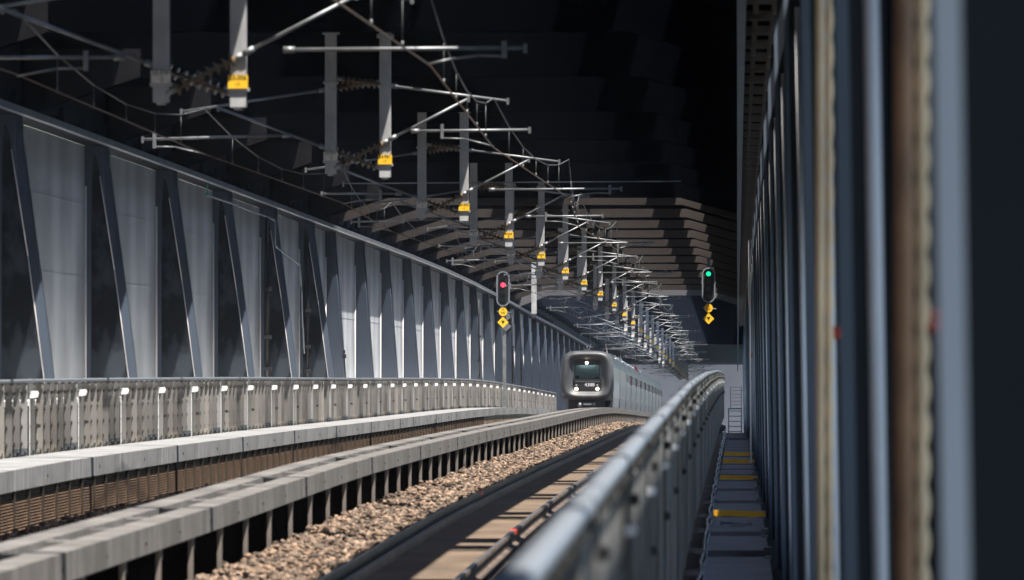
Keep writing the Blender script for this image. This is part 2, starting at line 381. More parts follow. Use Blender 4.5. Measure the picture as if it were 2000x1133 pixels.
lip_far = MB().cyl((wf(0) - .045, -.262, -.1), (wf(4.2) - .045, -.262, 4.2), .010, 6).mesh('edge_weld', M['flange'])
web_a, web_b = webmesh(M['webreflect']), webmesh(M['web'])
bar_me = MB().cyl((.02, -.27, -2.7), (.02, -.27, 3.9), .024, 8).mesh('edge_bar', M['bar'])
lip_me = MB().cyl((wweb(-.1), -.262, -.1), (wweb(2.2), -.262, 2.2), .012, 6).cyl((wweb(2.2), -.262, 2.2), (.31, -.262, 4.1), .012, 6).mesh('edge_weld', M['bar'])
for y in ribY:
    if y < 40: continue
    rt = (pitch(y, 10), 0, 0)
    far = y > 250
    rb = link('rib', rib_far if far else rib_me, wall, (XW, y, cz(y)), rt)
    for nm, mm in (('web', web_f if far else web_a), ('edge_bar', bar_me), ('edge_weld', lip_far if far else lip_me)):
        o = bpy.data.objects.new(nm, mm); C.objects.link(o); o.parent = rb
YW = span(-120, 990, 5)
top = link('top_beam', loft([(XW + .50, 4.70), (XW + .62, 4.70), (XW + .62, 4.82), (XW + .50, 4.82)], YW).mesh('top_beam', M['beam']), wall)
link('top_flange', loft([(XW, 4.722), (XW + .50, 4.722), (XW + .50, 4.76), (XW, 4.76)], YW).mesh('top_flange', M['navy']), wall)
link('upper_plate', loft([(XW - .08, 4.76), (XW + .02, 4.76), (XW + .02, 6.6), (XW - .08, 6.6)], YW).mesh('upper_plate', M['navy']), wall)
brk = MB().box(.10, .52, -.03, .03, 4.80, 4.98).box(.46, .55, -.05, .05, 4.82, 5.12).box(.02, .10, -.3, .3, 4.90, 5.20).mesh('bracket', M['navy'])
for k in range(88):
    y = 122 + 5 * k
    link('bracket', brk, wall, (XW, y, cz(y)), (pitch(y, 5), 0, 0))

# ------------------------------------------------------------------ right steel wall: ribs in a row, dark sheets added in the bays
rwall = empty('steel_wall', (1.0, 40, -3.2), 'dark steel wall of close-set ribs beside the walkway on the near side', 'wall')
rstrip = MB().prism([(.53, -3.3), (.60, -3.3), (.60, 4.9), (.53, 4.9)], -.06, .05).mesh('edge_strip', M['rstrip'])
rstb = MB().prism([(.53, -3.3), (.60, -3.3), (.60, 4.9), (.53, 4.9)], -.06, .05).mesh('edge_strip', M['rblue'])
rst2 = MB().cyl((.715, -.05, -3.3), (.715, -.05, 4.9), .04, 10).mesh('edge_strip', M['rstrip'])
rbox = MB().box(.55, .78, -.045, .12, -3.3, 4.9).mesh('rib', M['rbox'])
rslim = MB().box(.55, .68, -.045, .12, -3.3, 4.9).mesh('rib', M['rbox'])
def ebar(x, r): return MB().cyl((x, -.05, -3.3), (x, -.05, 3.95), r, 8).mesh('edge_strip', M['rstrip'])
def bstrip(x): return MB().prism([(.53, -3.3), (x, -3.3), (x, 4.9), (.53, 4.9)], -.06, .05).mesh('edge_strip', M['rblue'])
BARS = {3: ebar(.67, .03), 4: ebar(.63, .018), 7: ebar(.590, .011), 12: ebar(.562, .007)}
BLUE = {3: bstrip(.575), 7: bstrip(.552), 12: bstrip(.542)}
def pick(d, k): return d[max(q for q in d if q <= k)]
rdeep = MB().box(.78, 1.9, -.02, .10, -3.3, 6.1).mesh('dark_bay_sheet', M['rdark'])  # black sheet added behind the rib for the shaded bay
for k in range(36):
    y = 20.8 + 20 * k
    rt = (pitch(y, 10), R(-.9), 0)
    rb = link('rib', rbox if k < 7 else rslim, rwall, (0, y, cz(y)), rt)
    for nm, mm in ([('edge_strip', rstrip if k == 0 else (rstb if k < 3 else pick(BLUE, k)))] + ([('edge_strip', rst2 if k < 3 else pick(BARS, k))] if k else []) + ([('dark_bay_sheet', rdeep)] if k < 6 else [])):
        o = bpy.data.objects.new(nm, mm); C.objects.link(o); o.parent = rb
link('lower_plate', loft([(1.30, -3.4), (1.36, -3.4), (1.36, -1.75), (1.30, -1.75)], YW).mesh('lower_plate', M['rbox']), rwall)
link('top_beam', loft([(0, 4.70), (.11, 4.70), (.11, 4.86), (0, 4.86)], YW).mesh('top_beam', M['beam']), rwall)
link('sky_blocker', loft([(1.90, 2.0), (1.95, 2.0), (1.95, 6.6), (1.90, 6.6)], span(60, 430, 5)).mesh('sky_blocker', M['rdark']), rwall)  # unseen sheet added to block sky light from the upper wall
link('upper_plate', loft([(.60, 4.88), (.66, 4.88), (.66, 6.6), (.60, 6.6)], span(380, 800, 5)).mesh('upper_plate', M['rdark']), rwall)  # unseen sheet added to keep bright sky out of wall reflections
rb_me = MB().box(.11, .44, -.06, .06, 4.72, 4.84).box(.20, .26, -.08, .08, 4.62, 4.95).box(.44, .48, -.2, .2, 4.60, 5.0).mesh('bracket', M['post'])
for k in range(92):
    y = 98 + 5 * k
    link('bracket', rb_me, rwall, (0, y, cz(y)), (pitch(y, 5), 0, 0))

# ------------------------------------------------------------------ bridge deck overhead
deck = empty('bridge_deck', (-6.4, 150, 6.1), 'dark road deck overhead with haunched cross beams, forming the ceiling', 'bridge deck')
def strips(y0, y1, sun_slots, m_, z0=6.6, z1=8.6):
    xs = [-18.0] + [v for ab in sun_slots for v in ab] + [5.3]
    for a, b in zip(xs[0::2], xs[1::2]):
        link('soffit', loft([(a, z0), (b, z0), (b + (z1 - z0) / 4, z1), (a + (z1 - z0) / 4, z1)], span(y0, y1, 5)).mesh('soffit', m_), deck)
SUN_MID = [(-5.35, -5.05), (-4.9, -2.7), (-1.75, -.9)]  # made-up openings in the deck, letting sun onto chosen strips
EDGE = [(1.0, 1.16)]  # made-up opening that puts sun on the handrail
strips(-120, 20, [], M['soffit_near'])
for y0_, y1_, sl in ((20, 145.6, [(-11.25, -8.3)] + SUN_MID + EDGE), (145.6, 147.6, [(-11.25, -8.3)] + SUN_MID + [(1.0, 1.22), (1.85, 2.9)]), (147.6, 252, [(-11.25, -8.3)] + SUN_MID + EDGE),
                     (252, 362, [(-12.3, -8.3)] + SUN_MID + EDGE), (362, 373, [(-12.3, -8.3)] + SUN_MID + [(-.5, -.05)]), (373, 440, [(-12.3, -8.3)] + SUN_MID),
                     (440, 451, [(-12.3, -5.45)] + SUN_MID[1:]), (451, 470, [(-12.3, -8.3)] + SUN_MID)):  # made-up openings vary by stretch to sun the bar, sign and train
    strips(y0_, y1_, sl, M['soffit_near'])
strips(470.6, 762, [(-12.3, -6.2), (-4.9, -2.7)], M['navy'], 6.1, 6.4)  # far openings made up to light the wall by the train
nb = MB().box(-13.2, 1.9, 0, .4, 5.55, 6.095).mesh('cross_beam', M['navy'])  # beams added to keep the made-up far openings out of view
for k in range(29): link('cross_beam', nb, deck, (0, 472 + 10 * k, cz(472 + 10 * k)))
strips(762, 998, [], M['portal'], 5.6, 6.0)
def beam_poly(up, lo=0.0): return [(-13.28, 4.85 + lo), (-11.03, 5.57 + lo), (-1.77, 5.57 + lo), (.45, 4.95 + lo), (1.9, 4.95 + lo)] + ([(1.9, up), (-13.28, up)] if up else [(1.9, 5.24), (.45, 5.24), (-1.77, 5.86), (-11.03, 5.86), (-13.28, 5.14)])
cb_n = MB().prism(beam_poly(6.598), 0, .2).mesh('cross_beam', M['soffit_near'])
cb_h = MB().prism([(-13.2, 4.89), (-11.05, 5.575), (-11.05, 6.1), (-13.2, 6.1)], -.012, -.004).mesh('lit_haunch_face', M['lit_haunch'])  # added face, painted lighter where light catches the beam end
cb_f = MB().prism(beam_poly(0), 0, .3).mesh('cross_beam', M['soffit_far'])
cb_w = MB().prism(beam_poly(6.598, .28), .1, .2).mesh('gap_sheet', M['soffit_near'])  # black sheet added to darken the gap and hide deck openings
cb_p = MB().prism([(-13.28, 4.6), (-11.03, 5.45), (-1.77, 5.45), (.45, 4.75), (1.9, 4.75), (1.9, 6.3), (-13.28, 6.3)], 0, .5).mesh('portal_beam', M['portal'])
for k in range(-6, 6):
    y = 148.6 + 20 * k
    o = link('cross_beam', cb_n, deck, (0, y, cz(y)))
    w_ = bpy.data.objects.new('lit_haunch_face', cb_h); C.objects.link(w_); w_.parent = o
shade_bar = MB().box(-1.85, -.8, 4.2, 6.8, 6.35, 6.58).box(-1.85, -.8, .6, 2.6, 6.35, 6.58).mesh('shade_bar', M['soffit_near'])  # unseen bars added under the opening to cast shadow bands on the bed
for k in range(-6, 16):
    y = 148.6 + 20 * k + (10.1 if k > 5 else 0)
    if k > 5: y -= 20
    link('shade_bar', shade_bar, deck, (0, y, cz(y)))
for k in range(0, 11):
    y = 258.7 + 20 * k
    o = link('cross_beam', cb_f, deck, (0, y, cz(y)))
    w_ = bpy.data.objects.new('gap_sheet', cb_w); C.objects.link(w_); w_.parent = o
link('portal_beam', cb_p, deck, (0, 470, cz(470)))
tag(link('end_wall', MB().box(-60, 40, 1060, 1061, -50, 30).mesh('end_wall', M['endwall'])), 'pale grey wall closing the view far beyond the bridge', 'wall')

# ------------------------------------------------------------------ concrete parapets
par = empty('concrete_parapet', (-11.1, 120, -2.3), 'long concrete parapet with sunlit top and brown louvred side, beyond the far track', 'parapet')
cop_a = MB().box(-11.75, -10.52, 0, 9.985, -1.58, -1.27).mesh('coping', M['concrete_w'])
slot = MB().cyl((-10.535, 4.97, -1.43), (-10.505, 4.97, -1.43), .03, 10).mesh('drain_hole', M['black'])
for k in range(68):
    y = 97.4 + 10 * k; r = (pitch(y, 10), 0, 0)
    c = link('coping', cop_a, par, (0, y, cz(y)), r)
    o = bpy.data.objects.new('drain_hole', slot); C.objects.link(o); o.parent = c
def louvre(L):
    mb = MB()
    for i in range(13):
        z = -1.60 - i * .045
        mb.quad([(-10.60, .0, z), (-10.60, L, z), (-10.555, L, z - .030), (-10.555, .0, z - .030)])
        mb.quad([(-10.555, .0, z - .030), (-10.555, L, z - .030), (-10.60, L, z - .045), (-10.60, 0, z - .045)])
    return mb
lv = louvre(2.28).mesh('louvre_panel', M['brown'])
pst = MB().box(-10.62, -10.53, -.07, .07, -2.25, -1.581).mesh('post', M['brownpost'])
for k in range(98):
    y = 97.6 + 2.43 * k; r = (pitch(y, 2.43), 0, 0)
    link('louvre_panel', lv, par, (0, y + .08, cz(y)), r)
    link('post', pst, par, (0, y, cz(y)), r)
yend = 97.6 + 2.43 * 98
link('base_panel', loft([(-10.64, -2.4), (-10.57, -2.4), (-10.57, -1.582), (-10.64, -1.582)], span(yend, 780, 5)).mesh('base_panel', M['brown']), par)

mid = empty('concrete_wall', (-6.4, 70, -2.1), 'low concrete wall between the tracks, open topped like a ladder, with dark bays below', 'wall')
mb = MB().box(-6.27, -5.95, 0, 9.985, -1.54, -1.27).box(-6.85, -6.53, 0, 9.985, -1.54, -1.27)
mb.box(-6.53, -6.27, .0, .6, -1.52, -1.285).box(-6.53, -6.27, 4.9, 5.6, -1.52, -1.285).box(-6.53, -6.27, .6, 4.9, -1.6, -1.44).box(-6.53, -6.27, 5.6, 9.985, -1.6, -1.44)
mb.box(-5.9505, -5.949, 4.95, 4.985, -1.54, -1.28)
cop_b = mb.mesh('coping', M['concrete'])
hole = MB().cyl((-5.96, 0.05, -1.42), (-5.935, .05, -1.42), .028, 10).cyl((-5.96, 4.98, -1.42), (-5.935, 4.98, -1.42), .02, 10).mesh('bolt_hole', M['black'])
postb = MB().box(-6.025, -5.975, -.10, .03, -2.3, -1.545).mesh('post', M['post'])
webb = MB().box(-6.40, -6.025, -.04, -.01, -2.3, -1.545).mesh('post_web', M['dark'])
tabb = MB().box(-5.99, -5.97, .06, .16, -1.66, -1.545).mesh('lug', M['rod'])
for k in range(74):
    y = 50.7 + 10 * k; r = (pitch(y, 10), 0, 0)
    c = link('coping', cop_b, mid, (0, y, cz(y)), r)
    o = bpy.data.objects.new('bolt_hole', hole); C.objects.link(o); o.parent = c
for k in range(96):
    y = 58.6 + 4.93 * k; r = (pitch(y, 5), 0, 0)
    c = link('post', postb, mid, (0, y, cz(y)), r)
    o = bpy.data.objects.new('lug', tabb); C.objects.link(o); o.parent = c
    o = bpy.data.objects.new('post_web', webb); C.objects.link(o); o.parent = c
link('back_panel', loft([(-6.66, -2.3), (-6.5, -2.3), (-6.5, -1.545), (-6.66, -1.545)], YW).mesh('back_panel', M['dark']), mid)

parr = empty('concrete_parapet', (-1.5, 60, -2.3), 'concrete parapet beneath the blurred handrail, on the near side of the near track', 'parapet')
cop_r = MB().box(-1.80, -1.15, 0, 9.985, -1.48, -1.27).mesh('coping', M['concrete'])
postr = MB().box(-1.75, -1.45, -.2, .05, -2.4, -1.482).mesh('post', M['post'])
for k in range(-4, 45):
    y = 50.7 + 10 * k; r = (pitch(y, 10), 0, 0)
    link('coping', cop_r, parr, (0, y, cz(y)), r)
for k in range(-8, 88):
    y = 52.6 + 5 * k; r = (pitch(y, 5), 0, 0)
    link('post', postr, parr, (0, y, cz(y)), r)
link('base_kerb', loft([(-1.80, -2.6), (-1.4, -2.6), (-1.4, -1.97), (-1.80, -1.97)], YW).mesh('base_kerb', M['dark']), parr)

# ------------------------------------------------------------------ safety barriers of vertical fins
def barrier_panel():
    mb = MB()
    for i in range(7):
        y = .3 + 1.41 * i; a = random.uniform(-.5, .42); wd = .116
        ca, sa = math.cos(a) * wd / 2, math.sin(a) * wd / 2
        for (x, zz0, zz1, off) in ((0, -1.15, -.075, 0), (0, -1.9, -1.152, -.02)):
            p = [(-ca, y - sa + off), (ca, y + sa + off), (ca - .01, y + sa + .03 + off), (-ca - .01, y - sa + .03 + off)]
            b = len(mb.v)
            mb.v += [(q[0], q[1], zz0) for q in p] + [(q[0], q[1], zz1) for q in p]
            for q in ((3, 2, 1, 0), (4, 5, 6, 7), (0, 1, 5, 4), (1, 2, 6, 5), (2, 3, 7, 6), (3, 0, 4, 7)):
                mb.f.append([b + j for j in q]); mb.sm.append(False); mb.mi.append(0)
    return mb.mesh('fin_panel', M['fin'])
fins = [barrier_panel() for _ in range(5)]
mb = MB()
for v in (-.24, -.51, -.79, -1.07):
    mb.cyl((-.034, 0, v), (-.034, 9.9, v), .011, 6)
    for i in range(7):
        y = .3 + 1.41 * i
        mb.box(-.062, -.022, y - .09, y - .04, v - .026, v + .026)
for i in range(7): mb.box(.02, .075, .2 + 1.41 * i, .28 + 1.41 * i, -.10, -.062)
mb.cyl((.07, .62, -.24), (.07, .80, -.24), .035, 8).cyl((.07, .62, -.79), (.07, .80, -.79), .035, 8)
rods = mb.mesh('wire_rods', M['rod'])
mb = MB()
for i in range(7):
    y = .3 + 1.41 * i
    for v in (-1.22, -1.42):
        for dx in (-.02, .03): mb.box(dx - .012, dx + .012, y - .05, y - .02, v - .014 + dx, v + .014 + dx)
bolts = mb.mesh('bolts', M['zinc'])
railm = MB().prism([(-.045, -.06), (.045, -.06), (.05, -.025), (.035, 0), (-.035, 0), (-.05, -.025)], 0, 9.97)
railm.box(-.053, .053, .0, .12, -.065, .004)
railm = railm.mesh('top_rail', M['rail'])
def bracket_mesh(v, small=False):
    mb = MB()
    if small:
        mb.prism([(.02, v - .06), (.09, v - .055), (.10, v - .02), (.09, v), (.02, v)], .02, .08)
        return mb.mesh('white_bracket', M['white'])
    mb.prism([(-.03, v - .125), (.11, v - .11), (.13, v - .05), (.11, v), (-.03, v)], .02, .10)
    mb.box(-.03, -.016, .03, .05, -1.9, v - .125)
    return mb.mesh('white_bracket', M['white'])
fins_r = []
for f_ in fins:
    g_ = f_.copy(); g_.materials.clear(); g_.materials.append(M['fin_shade']); fins_r.append(g_)
def barrier(name_label, X, y0, n, zf, vb, side=1):
    b = empty('safety_barrier', (X, y0, zf(y0) - 1.9), name_label, 'barrier')
    bm_ = bracket_mesh(vb, side < 0)
    for k in range(n):
        y = y0 + 10 * k; r = (math.atan2(zf(y + 10) - zf(y), 10), 0, 0)
        p = link('fin_panel', (fins if side > 0 else fins_r)[k % 5], b, (X, y, zf(y)), r)
        for nm, mm in (('top_rail', railm), ('wire_rods', rods), ('bolts', bolts), ('white_bracket', bm_)):
            o = bpy.data.objects.new(nm, mm); C.objects.link(o); o.parent = p
            
    return b
_ry = [-40, 0, 21.4, 49.6, 104.7, 160, 235, 300, 345, 420, 480]
_rz = [-.9, -.72, -.55, -.36, -.05, .12, .24, .24, .19, -.1, -.5]
def zr(y): return float(np.interp(y, _ry, _rz))
barrier('pale safety barrier of upright fins and wire rods in front of the ribbed wall', -11.84, 104.5, 42, cz, -.20)
barrier('blurred safety barrier with pale handrail rising beside the walkway in the foreground', -.62, -8.0, 36, zr, -.36, -1)

# ------------------------------------------------------------------ walkway
wk = empty('walkway', (0, 120, -2.6), 'narrow steel walkway of dark plates between handrail and ribs', 'walkway')
edges = [20, 36, 52, 68, 84, 100, 122.0, 135.5, 152, 168, 185.5, 201, 214, 227, 240, 252, 264, 276, 288, 300, 312, 324, 336]
for a, b in zip(edges[:-1], edges[1:]):
    L = b - a - (3.6 if b < 200 else 2.6)
    mb = MB().box(-.46, .47, 0, L, -2.60, -2.57).box(-.46, .47, 0, .05, -2.68, -2.601).box(.40, .52, .1, .9, -2.58, -2.53).box(.40, .5, L - 1.2, L - .5, -2.58, -2.54)
    link('plate', mb.mesh('plate', M['plate']), wk, (0, a, cz(a)), (pitch(a, L), 0, 0))
link('void_floor', loft([(-.5, -2.84), (.9, -2.84), (.9, -2.80), (-.5, -2.80)], span(-20, 420, 5)).mesh('void_floor', M['gap']), wk)
for i, (y, lab) in enumerate(((149.4, 'bright yellow bar across the walkway, the lowest one in view'), (201.7, 'yellow bar across the walkway, next beyond the brightest one'), (241.6, 'dull yellow bar across the walkway just below the rusty topmost one'), (265, 'rusty orange bar across the walkway nearest the steel stair'))):
    zz = -2.57
    m_ = MB().box(-.44, .52, -.04, .04, .0, .105 if i < 2 else .12).box(-.40, -.30, -.05, .05, -.02, .02).box(.2, .3, -.05, .05, -.02, .02).mesh('yellow_bar', M['ystripe'])
    tag(link('yellow_bar', m_, None, (0, y, cz(y) + zz), (0, R(1.6), 0)), lab, 'yellow bar', 'yellow bars across the walkway')
for (y, lab) in ((140.5, 'grey latch bar lying on the plate below the brightest yellow bar'), (208, 'grey latch bar lying on the plate beyond the second yellow bar')):
    m_ = MB().cyl((-.28, 0, .05), (.22, 0, .03), .018, 8).box(-.30, -.26, -.05, .05, 0, .08).box(.2, .26, -.06, .06, 0, .06).box(-.1, .14, -.9, -.2, .0, .02)
    tag(link('latch_bar', m_.mesh('latch_bar', M['zinc']), None, (0, y, cz(y) - 2.57)), lab, 'latch')
# rusty cables along the barrier foot
pts = []
for i in range(90):
    y = 60 + i * 3.0
    pts.append((-.50 + .012 * math.sin(i * 1.7), y, cz(y) - 2.12 + .05 * math.sin(i * 2.3) - (.35 if y < 110 else .35 * max(0, 1 - (y - 110) / 120))))
pts2 = [(x + .035, y, z - .09 + .03 * math.sin(y)) for x, y, z in pts]
tag(link('cable', MB().tube(pts, .022, 7).mesh('cable', M['rustcable'])), 'rusty looped cable running up along the foot of the handrail barrier', 'cable')
tag(link('cable', MB().tube(pts2, .018, 7).mesh('cable', M['rail'])), 'shiny thin cable lying just under the rusty one beside the walkway', 'cable')
# steel stair with railing
ys = 339
st = empty('steel_stair', (0, ys, cz(ys) - 2.57), 'blue grey steel stair with railed landing at the far end of the walkway', 'stair')
x0, x1 = (1422 - VPX) * ys / F, (1449 - VPX) * ys / F
zb0, zt0, zr0 = (VPY - 860) * ys / F, (VPY - 798) * ys / F, (VPY - 756) * ys / F
link('side_frame', MB().box(x0, x0 + .045, ys, ys + .06, zb0, zt0).mesh('side_frame', M['stair']), st)
link('side_frame', MB().box(x1 - .045, x1, ys, ys + .06, zb0, zt0).mesh('side_frame', M['stair']), st)
for i in range(6):
    z = zb0 + (zt0 - zb0) * (i + .6) / 6.2
    link('tread', MB().box(x0 + .045, x1 - .045, ys + i * .25, ys + i * .25 + .25, z, z + .035).mesh('tread', M['step']), st)
link('landing', MB().box(x0, x1, ys + 1.5, ys + 6, zt0 - .04, zt0).mesh('landing', M['stair']), st)
mb = MB(); xr = x0 + .10
for x in (xr, x1 - .02): mb.box(x - .012, x + .012, ys + 1.6, ys + 1.63, zt0, zr0)
for i in range(6):
    z = zt0 + (zr0 - zt0) * (i + 1) / 6; mb.box(xr, x1, ys + 1.6, ys + 1.62, z - .012, z + .006)
link('railing', mb.mesh('railing', M['stair']), st)

# ------------------------------------------------------------------ cables and caps on the near ribs
def strand(px0, px1, Y, name, label, mat_, beads):
    X0 = (px0 - VPX) * Y / F; X1 = (px1 - VPX) * Y / F; r = (X1 - X0) / 2; xc = (X0 + X1) / 2
    mb = MB(); z0, z1 = -3.6, 5.6
    if beads:
        rings = []; n = 14; z = z0; i = 0
        while z < z1:
            rr = r * (.58 + .42 * abs(math.sin(math.pi * (z - z0) / beads)))
            rings.append([(xc + rr * math.cos(2 * math.pi * k / n), Y + rr * math.sin(2 * math.pi * k / n), z) for k in range(n)])
            z += beads / 8
        mb.rings(rings)
    else: mb.cyl((xc, Y, z0), (xc, Y, z1), r, 14)
    return tag(link(name, mb.mesh(name, mat_)), label, 'pipe')
strand(1593, 1610, 50, 'pipe', 'pale beige upright pipe on the third rib in from the right', M['beige'], 0)
strand(1611, 1628, 50.06, 'pipe', 'thin beaded beige pipe standing right beside the pale one', M['beige'], .22)
strand(1746, 1784, 33, 'pipe', 'broad brown upright pipe between the two nearest ribs', M['brownpipe'], 0)
strand(1784, 1816, 33.05, 'pipe', 'blurred knobbly beige hose right beside the broad brown pipe', M['beige'], .158)
def valve(px, py, Y, sc, lab):
    c = PD(px, py, Y)
    e = empty('red_valve', c, lab, 'valve', 'red capped valves on the rib wall')
    s_ = sc
    link('cap', MB().cyl((c.x - .02 * s_, c.y - .03, c.z), (c.x + .045 * s_, c.y - .03, c.z), .028 * s_, 12).mesh('cap', M['red']), e)
    link('body', MB().box(c.x + .0 * s_, c.x + .05 * s_, c.y - .04, c.y + .03, c.z - .13 * s_, c.z - .025 * s_).mesh('body', M['black']), e)
    link('tap', MB().cyl((c.x + .06 * s_, c.y - .06, c.z - .07 * s_), (c.x + .06 * s_, c.y, c.z - .07 * s_), .018 * s_, 12).mesh('tap', M['zinc']), e)
valve(1828, 625, 33.2, 1.9, 'large blurred red cap with black body beside the knobbly hose')
valve(1634, 650, 50.3, 1.5, 'small red cap beside the pale beige upright pipe')
valve(1469, 589, 290, 3.0, 'tiny red cap high on the distant rib wall')
valve(1470, 694, 290, 3.0, 'tiny red cap low on the distant rib wall, above the stair')
yq = 172; a = PD(1463.5, 470, yq); b = PD(1466, 905, yq)
tag(link('pipe', MB().cyl(a, b, .018, 8).mesh('pipe', M['bar'])), 'thin pale upright pipe on the distant rib wall', 'pipe')

# ------------------------------------------------------------------ catenary supports
KY = [v * .7136 for v in (134, 190, 245, 293, 341.6, 389.5, 437, 489, 544.5, 594, 643, 694, 742, 791.5, 843, 894, 943, 996, 1045, 1095, 1145, 1195, 1245, 1295, 1345)]
def ins_mesh(L, n):
    mb = MB().cyl((0, 0, 0), (L, 0, 0), .028, 10)
    for i in range(n):
        x = L * (i + .5) / n
        mb.cyl((x - .020, 0, 0), (x + .006, 0, 0), .088, 14, .045)
        mb.cyl((x - .028, 0, 0), (x - .020, 0, 0), .080, 14, .088)
    return mb.mesh('insulator', M['ins'])
INS = ins_mesh(.70, 8)
mast_me = MB().box(-.095, .095, -.095, .095, 0, 2.68).box(-.13, .13, -.11, .11, .19, .23).box(-.14, .14, -.13, .13, 2.36, 2.42).box(-.125, .125, -.115, .115, 1.52, 1.56).cyl((0, 0, -.03), (0, 0, 0), .055, 10).mesh('mast', M['mast'])
plate_y = MB().box(-.118, .118, -.006, .006, -.08, .08).mesh('number_plate', M['yellow'])
plate_g = MB().box(-.118, .118, -.006, .006, -.075, .075).mesh('number_plate', M['greyplate'])
def rod_between(name, p0, p1, r, parent, mat_, extra=None):
    mb = MB().cyl(p0, p1, r, 10)
    if extra: extra(mb)
    return link(name, mb.mesh(name, mat_), parent)
def marks():
    mb = MB(); random.seed(3)
    for i in range(6): mb.box(-.085 + i * .03, -.068 + i * .03, -.002, 0, .005, .05)
    mb.box(-.015, .015, -.002, 0, -.055, -.015)
    return mb.mesh('lettering', M['ink'])
MARKS = marks()
NUM = {0: '25.006', 1: '24.961', 2: '24.905'}
parts_cache = {}
def cant_parts(odd):
    """the meshes of one support in local coordinates (x, y, v)"""
    if odd in parts_cache: return parts_cache[odd]
    L = []
    def t(name, p0, p1, r, m='zinc', clamp=True):
        mb = MB().cyl(p0, p1, r, 10); p0 = Vector(p0); p1 = Vector(p1); d = (p1 - p0).normalized()
        if clamp: mb.cyl(p0, p0 + d * .14, r * 1.75, 10).box(p1.x - .022, p1.x + .022, p1.y - .03, p1.y + .03, p1.z - .06, p1.z + .05)
        L.append((name, mb.mesh(name, M[m]), None))
    def ins(p0, p1, dy):
        p0 = Vector(p0); p1 = Vector(p1); d = p1 - p0
        L.append(('insulator', INS, (p0 + d * .12, math.atan2(d.z, d.x), d.length * .82 / .70)))
        L.append(('end_fitting', MB().cyl(p0, p0 + d * .14, .032, 8).cyl(p0 + d * .92, p1, .03, 8).mesh('end_fitting', M['mast']), None))
    # struts (lower) and top tubes, each anchored on the opposite mast
    a, b = Vector((-6.80, -.12, 3.55)), Vector((-4.53, -.12, 4.73))
    ins(a, a + (b - a) * .40, 0); t('strut', a + (b - a) * .41, b, .023)
    a, b = Vector((-5.98, .10, 3.54)), Vector((-8.77, .10, 4.58))
    ins(a, a + (b - a) * .33, 0); t('strut', a + (b - a) * .34, b, .023)
    a, b = Vector((-6.78, -.02, 5.07)), Vector((-3.87, -.02, 4.69))
    ins(a, a + (b - a) * .30, 0); t('top_tube', a + (b - a) * .31, b, .022)
    a, b = Vector((-6.02, .14, 5.03)), Vector((-9.40, .14, 4.52))
    ins(a, a + (b - a) * .26, 0); t('top_tube', a + (b - a) * .27, b, .022)
    if not odd:
        t('registration_tube', (-5.40, -.12, 4.08), (-2.52, -.12, 4.10), .023)
        br = MB().box(-2.80, -2.74, -.15, -.09, 3.98, 4.18).tube([(-2.78, -.12, 4.0), (-3.05, -.12, 4.01), (-3.40, -.12, 3.97), (-3.66, -.12, 3.91)], .014, 7)
        L.append(('steady_arm', br.mesh('steady_arm', M['zinc']), None))
        t('registration_tube', (-7.30, .10, 4.00), (-9.05, .10, 4.0), .023)
        br = MB().box(-7.80, -7.74, .07, .13, 3.84, 4.08).tube([(-7.77, .10, 3.87), (-8.1, .10, 3.87), (-8.6, .10, 3.78)], .014, 7)
        L.append(('steady_arm', br.mesh('steady_arm', M['zinc']), None))
    else:
        t('registration_tube', (-5.50, -.12, 4.18), (-3.50, -.12, 4.20), .024)
        br = MB().box(-5.0, -4.95, -.15, -.09, 4.05, 4.30).tube([(-4.97, -.12, 4.06), (-4.6, -.12, 4.05), (-4.10, -.12, 3.92)], .013, 7)
        L.append(('steady_arm', br.mesh('steady_arm', M['zinc']), None))
        t('registration_tube', (-7.55, .10, 4.12), (-10.05, .10, 4.05), .024)
        br = MB().box(-9.88, -9.82, .07, .13, 3.90, 4.16).tube([(-9.85, .10, 3.93), (-9.5, .10, 3.92), (-9.0, .10, 3.80)], .013, 7)
        L.append(('steady_arm', br.mesh('steady_arm', M['zinc']), None))
    parts_cache[odd] = L
    return L
XR = lambda k: -3.66 if k % 2 == 0 else -4.11
XL = lambda k: -8.60 if k % 2 == 0 else -9.0
